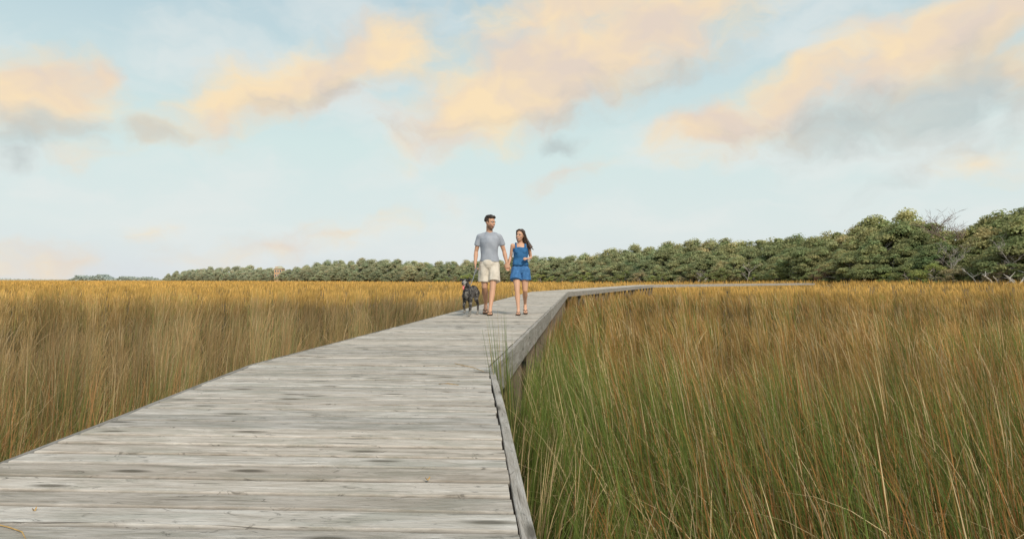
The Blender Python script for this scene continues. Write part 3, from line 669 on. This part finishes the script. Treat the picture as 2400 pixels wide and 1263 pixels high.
# ------------------------------------------------------------ trees
def crown_mesh(seed, ncl, nleaf, Rx=5.6, H=11., z0=.03, size=.30, rcs=(.5, 1.3)):
    r = np.random.default_rng(seed); cl = []
    while len(cl) < ncl:
        th = r.uniform(0, 2*np.pi); q = r.uniform(0, 1)**.85; f = r.uniform(.3, 1)**.4
        prof = np.cos(q*np.pi/2)**.5*(.80+.20*min(1, q*4))
        rad = Rx*prof*f; z = H*(z0+(1-z0)*q*.90)
        lump = 1+.24*np.sin(3*th+seed)+.14*np.sin(5*th+2*seed)
        cl.append((rad*np.cos(th)*lump+.18*z, rad*np.sin(th)*lump*.9, z*(1+.10*np.sin(2*th+seed)), r.uniform(*rcs)))
    P, Nn, C = [], [], []
    for cx, cy, cz, rc in cl:
        d = r.normal(size=(nleaf, 3)); d /= np.linalg.norm(d, axis=1)[:, None]; d[:, 2] = np.where(d[:, 2] < -.3, -d[:, 2], d[:, 2])
        rr_ = rc*r.uniform(.5, 1.3, nleaf)[:, None]
        P.append(np.array([cx, cy, cz])+d*rr_*np.array([1.15, 1.1, .85]))
        nn = d*1.0+r.normal(size=(nleaf, 3))*.5+np.array([0, -.1, .3]); Nn.append(nn/np.linalg.norm(nn, axis=1)[:, None])
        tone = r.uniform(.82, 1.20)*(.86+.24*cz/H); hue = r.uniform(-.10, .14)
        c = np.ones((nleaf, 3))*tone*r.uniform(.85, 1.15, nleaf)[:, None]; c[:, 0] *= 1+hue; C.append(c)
    P = np.concatenate(P); Nn = np.concatenate(Nn); C = np.concatenate(C); n = len(P)
    a = np.cross(Nn, r.normal(size=(n, 3))); a /= np.linalg.norm(a, axis=1)[:, None]; b = np.cross(Nn, a)
    s = size*r.uniform(.4, 1.1, n)[:, None]
    Q = np.stack([P-a*s, P-b*s*.6+a*s*.1, P+a*s, P+b*s*.6-a*s*.1], 1).reshape(-1, 3)
    Q[:, 2] = np.maximum(Q[:, 2], .1)
    F = np.arange(n*4).reshape(n, 4)
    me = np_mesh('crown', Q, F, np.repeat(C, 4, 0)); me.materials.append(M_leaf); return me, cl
def trunk_mesh(seed, cl, H=11., mat=M_bark):
    r = random.Random(seed); bm = bmesh.new(); forks = []
    for k in range(r.choice((1, 2, 2))):
        x = r.uniform(-.5, .5); y = r.uniform(-.4, .4)
        pts = [V((x, y, -.4)), V((x+r.uniform(-.4,.4), y, H*.15)), V((x+r.uniform(-.9,.9), y+r.uniform(-.4,.4), H*.32)), V((x*2+r.uniform(-1,1), y*2, H*.55))]
        tube(bm, pts, [.32,.26,.20,.10], 8); forks += [pts[1], pts[2], pts[2], pts[3]]
    for c in r.sample(cl, min(14, len(cl))):
        p = V(c[:3]); f = min(forks, key=lambda q: (q-p).length+(3 if q.z > p.z else 0)); m = f.lerp(p, .5)+V((0,0,-.25*r.random()))
        tube(bm, [f, m, p], [.12,.08,.03], 6)
    me = bm_mesh(bm, 'trunk'); me.materials.append(mat); me.polygons.foreach_set('use_smooth', [True]*len(me.polygons)); return me
def make_tree(seed, **kw):
    name = kw.pop('name', 'oak_tree'); c, cl = crown_mesh(seed, **kw); t = empty(name)
    link('crown', c, None, t, smooth=False); link('trunk', trunk_mesh(seed, cl, kw.get('H', 11.)), None, t); return t
protos = [make_tree(s, ncl=100, nleaf=150, Rx=rx, z0=zz, size=.27) for s, rx, zz in ((1,5.4,.03), (2,6.0,.03), (3,4.8,.14), (4,5.7,.03), (5,5.0,.10), (6,6.2,.03))]
shrubs = [make_tree(s, ncl=34, nleaf=110, Rx=3.2, H=4.6, z0=.03, size=.17, rcs=(.35,.8), name='shrub') for s in (21, 22, 23)]
used = set()
def put(protos_, k, loc, s, sxy, rz, color, label, cat, group):
    p = protos_[k]
    if p.name in used:
        t = p.copy(); COL.objects.link(t)
        kids = []
        for ch in p.children:
            c = ch.copy(); COL.objects.link(c); c.parent = t; kids.append(c)
    else:
        t = p; used.add(p.name); kids = list(p.children)
    t.location = loc; t.scale = (sxy, sxy, s); t.rotation_euler = (0, 0, rz)
    for c in kids:
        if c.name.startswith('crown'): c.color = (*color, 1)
    t['label'] = label; t['category'] = cat; t['group'] = group
    return t
TPX = [300, 380, 420, 500, 600, 640, 655, 675, 720, 760, 900, 1050, 1250, 1400, 1500, 1600, 1700, 1850, 1935, 1965, 2010, 2100, 2180, 2215, 2285, 2310, 2350, 2400, 2800, 3400]
TPY = [660, 642, 631, 621, 622, 626, 632, 622, 612, 607, 604, 605, 599, 590, 576, 566, 561, 552, 547, 524, 513, 509, 516, 538, 536, 505, 486, 473, 442, 420]
def top_h(px, D): return (654-np.interp(px, TPX, TPY))/1600*D+.65+.2
def ordw(n):
    return f"{n}{'th' if 10 <= n%100 <= 20 else {1:'st',2:'nd',3:'rd'}.get(n%10,'th')}"
rt = random.Random(5)
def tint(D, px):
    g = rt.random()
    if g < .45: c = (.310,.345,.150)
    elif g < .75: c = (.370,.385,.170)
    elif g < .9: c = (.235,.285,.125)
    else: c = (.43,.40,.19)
    k = min(1, max(0, (D-130)/380)); c = V(c); c = c.lerp(V((.50,.52,.37)), k*.85)  # distance haze painted in: farther crowns blend to a pale grey-green
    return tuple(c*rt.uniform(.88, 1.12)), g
rows = [('back row', 16, 4.9, .90, 1.04, 1.1), ('middle row', 8, 4.9, .72, .92, 1.2), ('front row', 0, 5.0, .44, .72, 1.3)]
for rname, dd, step, h0, h1, wid in rows:
    px = 392.; cnt = 0
    while px < 2800:
        D = float(Dpx(px)); far = D > 300
        st = step*(1.3 if far else 1)
        if 648 < px < 662 and rname == 'back row': px += st*1600/D*.5; continue
        y = D+dd*(D/150)**.5+rt.uniform(-2, 2); x = (px-1200)/1600*y
        H = float(top_h(px, y))*rt.uniform(h0, h1)
        if rt.random() < .14 and rname == 'back row' and D < 260: H *= 1.06
        if 636 < px < 674: H = 8.0 if rname != 'front row' else 7.0
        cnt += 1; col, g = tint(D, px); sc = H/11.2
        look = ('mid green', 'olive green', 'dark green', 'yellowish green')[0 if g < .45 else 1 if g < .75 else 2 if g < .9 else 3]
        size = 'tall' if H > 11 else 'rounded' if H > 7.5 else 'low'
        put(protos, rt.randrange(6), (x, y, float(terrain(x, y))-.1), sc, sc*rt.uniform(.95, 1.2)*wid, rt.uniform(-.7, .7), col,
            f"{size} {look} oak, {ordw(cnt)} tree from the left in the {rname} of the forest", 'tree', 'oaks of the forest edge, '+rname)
        px += st*1600/D*rt.uniform(.75, 1.2)
px = 1000.; cnt = 0
while px < 2800:
    D = float(Dpx(px)); y = D-4+rt.uniform(-2.5, 1.5); x = (px-1200)/1600*y; cnt += 1
    g = rt.random(); c = (.26,.30,.12) if g < .5 else (.36,.41,.14) if g < .72 else (.40,.35,.20)
    nm = 'dark green' if g < .5 else 'bright green' if g < .72 else 'brownish'
    if 1920 < px < 1955: c = (.38,.25,.16); nm = 'russet'
    sc = rt.uniform(.45, .9)
    put(shrubs, rt.randrange(3), (x, y, float(terrain(x, y))-.1), sc, sc*rt.uniform(1.1, 1.5), rt.uniform(0, 6.28), c, f"{nm} shrub, {ordw(cnt)} from the left along the marsh side of the forest", 'shrub', 'shrubs at the marsh edge')
    px += rt.uniform(3.2, 6.)*1600/D
def bare(px, Dd, H, spread, label, name='bare_tree', mat=M_dead, seed=1, r0=.18, lean=0, depth=5, zf=.0):
    r = random.Random(seed); bm = bmesh.new()
    def grow(p, d, L_, rad, k):
        pts = [p]; q = p
        for i in range(3):
            d = (d+V((r.uniform(-.22,.22), r.uniform(-.22,.22), r.uniform(-.08,.16)))).normalized(); q = q+d*L_/3; pts.append(q)
        tube(bm, pts, [rad, rad*.9, rad*.75, rad*.6], 6)
        if k == 0: return
        for i in range(3 if k > 1 else 4):
            s = pts[r.choice((1, 2, 3, 3))]; a = r.uniform(0, 6.28); o = V((math.cos(a), math.sin(a), r.uniform(-.1,.5)))
            grow(s, (d*.55+o*spread).normalized(), L_*r.uniform(.55,.8), max(rad*.55, .02), k-1)
    grow(V((0,0,-.3)), V((lean,0,1)).normalized(), H*.42, r0, depth-1)
    top = max(v.co.z for v in bm.verts)
    bmesh.ops.scale(bm, verts=bm.verts, vec=(H/top, H/top, H/top))
    D = float(Dpx(px))+Dd; x = (px-1200)/1600*D
    o = link(name, bm_mesh(bm), mat, loc=(x, D, float(terrain(x, D))+zf)); tag(o, label, 'tree'); return o
bare(2250, 11, 15.4, .7, 'bare leafless tree with fine reddish branches rising above the forest roofline', seed=3, r0=.28, depth=6, mat=M_twig)
bare(2372, -4, 8.5, .8, 'bare grey leafless tree standing in front of the forest near right edge', seed=8, r0=.14)
bare(2235, -4, 7.5, .6, 'slim half-bare grey tree before the forest, left of the pale snags', seed=12, r0=.11)
bare(2296, -7, 2.8, 1.0, 'bleached snag leaning left in the shrubs near right edge', 'snag', M_pale, 5, .09, -.9, 3)
bare(2378, -8, 2.6, 1.0, 'bleached fallen branch low in the shrubs at the far right', 'snag', M_pale, 6, .09, .9, 3)
bare(2345, -7, 2.2, 1.2, 'small bleached forked branch between the two larger snags', 'snag', M_pale, 9, .07, -1.6, 3)
bare(1632, -7, 4.0, 1.0, 'pale dead snag at the marsh edge above the boardwalk bend', 'snag', M_dead, 15, .12, .5, 4)
bare(1750, -6, 5.6, .9, 'grey bare branches standing before the forest midway along', 'snag', M_dead, 19, .12, .2, 4)

h = empty('house', ((655-1200)/1600*468, 468, -1.1)); tag(h, 'small orange-tan house with a pale roof showing above the far trees', 'house'); h.scale = (.82, .82, 1.0)
Mw = noisy('ochre_cladding', (.52,.33,.19), (.60,.39,.24), 2, .8, .1); Mr = noisy('roof_shingles', (.40,.38,.27), (.50,.47,.34), 4, .8, .2); Mg = noisy('window_glass', (.05,.06,.07), (.09,.10,.12), 2, .15, 0, .5); Mt = noisy('white_trim', (.7,.68,.62), (.8,.78,.72), 3, .6, 0)
bm = bmesh.new(); box(bm, (0,0,4.4), (6.6,7,8.8)); box(bm, (-1.8,-.8,9.5), (2.2,3,1.3)); link('wall', bm_mesh(bm), Mw, h, smooth=False)
bm = bmesh.new()
vs = [bm.verts.new(p) for p in ((-3.8,-4,8.81),(3.8,-4,8.81),(3.8,4,8.81),(-3.8,4,8.81),(-1.2,0,10.6),(1.6,0,10.6))]
for f in ((0,1,5,4),(1,2,5),(2,3,4,5),(3,0,4),(3,2,1,0)): bm.faces.new([vs[i] for i in f])
link('roof', bm_mesh(bm), Mr, h, smooth=False)
for x, z in ((-2,7.2),(0,7.2),(2,7.2),(-2,4.2),(0,4.2),(2,4.2)):
    bm = bmesh.new(); box(bm, (x,-3.52,z), (1.2,.1,1.6)); w = link('window', bm_mesh(bm), Mt, h, smooth=False)
    bm = bmesh.new(); box(bm, (x,-3.58,z), (.95,.06,1.35)); link('pane', bm_mesh(bm), Mg, w, smooth=False)

def belt(name, px0, px1, D, h, col, label, seed, n):  # col carries the pale haze of distance, painted into the foliage
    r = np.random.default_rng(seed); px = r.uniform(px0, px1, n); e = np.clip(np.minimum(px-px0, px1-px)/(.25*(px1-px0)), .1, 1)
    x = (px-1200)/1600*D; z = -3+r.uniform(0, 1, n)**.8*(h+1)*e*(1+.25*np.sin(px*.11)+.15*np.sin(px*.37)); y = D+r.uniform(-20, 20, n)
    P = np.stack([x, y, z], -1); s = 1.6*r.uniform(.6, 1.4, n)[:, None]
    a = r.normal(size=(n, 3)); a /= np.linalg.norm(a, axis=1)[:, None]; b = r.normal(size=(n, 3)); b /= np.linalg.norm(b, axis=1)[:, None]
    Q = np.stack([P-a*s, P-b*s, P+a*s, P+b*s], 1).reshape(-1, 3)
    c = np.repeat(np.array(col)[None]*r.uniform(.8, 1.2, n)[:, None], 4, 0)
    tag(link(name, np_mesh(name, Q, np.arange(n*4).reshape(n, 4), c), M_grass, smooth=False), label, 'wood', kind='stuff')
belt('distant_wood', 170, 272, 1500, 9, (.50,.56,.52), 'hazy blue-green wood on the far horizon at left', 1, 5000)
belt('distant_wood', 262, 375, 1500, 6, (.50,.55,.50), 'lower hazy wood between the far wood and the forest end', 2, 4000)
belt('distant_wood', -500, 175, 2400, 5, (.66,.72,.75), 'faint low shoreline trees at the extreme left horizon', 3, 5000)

# ------------------------------------------------------------ sky, sun
w = bpy.data.worlds.new('World'); S.world = w; w.use_nodes = True; nt = w.node_tree; L = nt.links; bg = nt.nodes['Background']
SUN_EL, SUN_AZ = 38, 155
tc = N(nt, 'ShaderNodeTexCoord'); sp = N(nt, 'ShaderNodeSeparateXYZ'); L.new(tc.outputs['Generated'], sp.inputs[0])
az = N(nt, 'ShaderNodeMath', operation='ARCTAN2'); L.new(sp.outputs[0], az.inputs[0]); L.new(sp.outputs[1], az.inputs[1])
el = N(nt, 'ShaderNodeMath', operation='ARCSINE'); L.new(sp.outputs[2], el.inputs[0])
ae = N(nt, 'ShaderNodeCombineXYZ'); L.new(az.outputs[0], ae.inputs[0]); L.new(el.outputs[0], ae.inputs[1])
def nz(src, scale, rot, sc, detail, rough=.55):
    mp = N(nt, 'ShaderNodeMapping'); mp.inputs['Rotation'].default_value = (0, 0, rot); mp.inputs['Scale'].default_value = sc; L.new(src, mp.inputs[0])
    n = N(nt, 'ShaderNodeTexNoise', noise_dimensions='2D'); n.inputs['Scale'].default_value = scale; n.inputs['Detail'].default_value = detail; n.inputs['Roughness'].default_value = rough
    L.new(mp.outputs[0], n.inputs['Vector']); return n
n1 = nz(ae.outputs[0], 9, R(-20), (1,1.3,1), 4)
sb = N(nt, 'ShaderNodeVectorMath', operation='SUBTRACT'); L.new(n1.outputs['Color'], sb.inputs[0]); sb.inputs[1].default_value = (.5,.5,.5)
scl = N(nt, 'ShaderNodeVectorMath', operation='MULTIPLY'); L.new(sb.outputs[0], scl.inputs[0]); scl.inputs[1].default_value = (.085,.07,0)
wp = N(nt, 'ShaderNodeVectorMath', operation='ADD'); L.new(ae.outputs[0], wp.inputs[0]); L.new(scl.outputs[0], wp.inputs[1])
n2 = nz(wp.outputs[0], 12, R(-22), (1,1.6,1), 5, .58)
def field(lst):
    cur = None
    for (px, py, a, b_, ang, k) in lst:
        u = (px-1200)/1600; v = (654-py)/1600
        A = math.atan(u); E = math.atan(v/math.sqrt(1+u*u))
        mp = N(nt, 'ShaderNodeMapping'); mp.vector_type = 'TEXTURE'
        mp.inputs['Location'].default_value = (A, E, 0); mp.inputs['Rotation'].default_value = (0, 0, R(ang))
        mp.inputs['Scale'].default_value = (a/1600/(1+u*u)*1.5, b_/1600/math.sqrt(1+u*u)*1.7, 1)
        L.new(wp.outputs[0], mp.inputs[0])
        ln = N(nt, 'ShaderNodeVectorMath', operation='LENGTH'); L.new(mp.outputs[0], ln.inputs[0])
        f = N(nt, 'ShaderNodeMath', operation='MULTIPLY_ADD', i_1=-k, i_2=k); L.new(ln.outputs['Value'], f.inputs[0])
        mx = N(nt, 'ShaderNodeMath', operation='MAXIMUM', i_1=-1.); L.new(f.outputs[0], mx.inputs[0]); o = mx.outputs[0]
        if cur is None: cur = o
        else:
            m = N(nt, 'ShaderNodeMath', operation='SMOOTH_MAX', i_2=.25); L.new(cur, m.inputs[0]); L.new(o, m.inputs[1]); cur = m.outputs[0]
    return cur
warm = [(80,215,200,62,5,1.1), (245,180,60,36,30,.9), (700,190,290,62,22,1.05), (880,112,150,46,12,1.05), (520,262,100,52,25,1.0),
        (1240,185,260,85,24,1.35), (1110,245,120,52,15,1.3), (1500,85,270,78,20,1.1), (1330,15,270,55,15,.9),
        (1680,290,140,48,8,.95), (1880,215,230,62,26,.95), (2150,105,270,72,22,1.15), (2370,30,150,60,25,1.05), (2390,160,60,50,10,.7), (2900,120,300,90,20,.9), (-500,200,260,70,15,.9),
        (1345,408,120,18,14,.42), (345,545,60,24,10,.5), (95,618,130,30,6,.5), (640,580,140,24,8,.38), (910,500,60,16,5,.4), (200,350,60,22,0,.32), (2330,385,120,34,8,.5), (780,560,200,26,14,.34)]
gray = [(110,305,140,30,12,.8), (10,345,60,22,0,.6), (370,312,95,26,-4,.75), (720,228,170,28,16,.6), (1540,180,220,30,10,.6), (1330,342,55,20,0,.6),
        (2030,285,290,58,8,.95), (2250,210,200,84,20,.95), (2390,245,70,80,0,.85), (2150,405,120,22,24,.5), (2290,350,100,28,10,.5), (1190,285,230,18,4,.5), (2900,260,300,60,10,.7)]
fw = field(warm); fg = field(gray)
def dens(f, amp, lo, hi, top):
    a = N(nt, 'ShaderNodeMath', operation='SUBTRACT', i_1=.5); L.new(n2.outputs['Fac'], a.inputs[0])
    m = N(nt, 'ShaderNodeMath', operation='MULTIPLY_ADD', i_1=amp); L.new(a.outputs[0], m.inputs[0]); L.new(f, m.inputs[2])
    r = N(nt, 'ShaderNodeMapRange', interpolation_type='SMOOTHSTEP', i_1=lo, i_2=hi, i_3=0., i_4=top); L.new(m.outputs[0], r.inputs[0]); return r.outputs[0]
dw = dens(fw, .95, -.08, .80, .98); dgk = dens(fg, 1.1, .0, .92, .62)
cr = N(nt, 'ShaderNodeValToRGB'); e = cr.color_ramp.elements
mre = N(nt, 'ShaderNodeMapRange', i_1=0., i_2=1.57); L.new(el.outputs[0], mre.inputs[0]); L.new(mre.outputs[0], cr.inputs[0])
e[0].position = 0; e[0].color = (.72,.76,.79,1); e[1].position = 1; e[1].color = (.40,.48,.57,1)
for p, c in ((.045,(.73,.81,.80)), (.12,(.67,.81,.79)), (.2,(.56,.71,.745)), (.26,(.44,.61,.69)), (.45,(.45,.56,.65))):
    k = e.new(p); k.color = (*c, 1)
ni = N(nt, 'ShaderNodeTexSky', sky_type='NISHITA'); ni.sun_disc = False; ni.sun_elevation = R(SUN_EL); ni.sun_rotation = R(SUN_AZ)
nis = N(nt, 'ShaderNodeVectorMath', operation='SCALE'); L.new(ni.outputs[0], nis.inputs[0]); nis.inputs['Scale'].default_value = .1
def mixc(f, a, b_):
    m = N(nt, 'ShaderNodeMix', data_type='RGBA')
    if isinstance(f, float): m.inputs[0].default_value = f
    else: L.new(f, m.inputs[0])
    for s, i in ((a, 6), (b_, 7)):
        if isinstance(s, tuple): m.inputs[i].default_value = (*s, 1)
        else: L.new(s, m.inputs[i])
    return m.outputs[2]
sky = mixc(.05, cr.outputs[0], nis.outputs[0])
n3 = nz(wp.outputs[0], 4, R(-10), (1,2.8,1), 4, .55); vr = N(nt, 'ShaderNodeMapRange', interpolation_type='SMOOTHSTEP', i_1=.38, i_2=.72, i_3=0., i_4=.55); L.new(n3.outputs['Fac'], vr.inputs[0])
sky = mixc(vr.outputs[0], sky, (.80,.83,.81))
n4 = nz(wp.outputs[0], 7, 0, (1,1.6,1), 3); wr = N(nt, 'ShaderNodeMapRange', i_1=.34, i_2=.64); L.new(n4.outputs['Fac'], wr.inputs[0])
wc = mixc(wr.outputs[0], (.78,.66,.56), (.955,.76,.50))
sky = mixc(dw, sky, wc)
gc = mixc(wr.outputs[0], (.44,.48,.48), (.58,.57,.53))
sky = mixc(dgk, sky, gc)
L.new(sky, bg.inputs[0]); bg.inputs[1].default_value = 1.0
ld = bpy.data.lights.new('sun', 'SUN'); ld.energy = 2.9; ld.angle = R(10); ld.color = (1,.90,.76)
sun = bpy.data.objects.new('sun', ld); COL.objects.link(sun)
sd = V((math.sin(R(SUN_AZ))*math.cos(R(SUN_EL)), math.cos(R(SUN_AZ))*math.cos(R(SUN_EL)), math.sin(R(SUN_EL))))
sun.rotation_euler = sd.to_track_quat('Z', 'Y').to_euler()

cd = bpy.data.cameras.new('camera'); cam = bpy.data.objects.new('camera', cd); COL.objects.link(cam)
cd.sensor_width = 36; cd.lens = 24; cd.clip_start = .05; cd.clip_end = 12000
cam.location = (0, 0, .65); cam.rotation_euler = (R(90.806), 0, 0); S.camera = cam
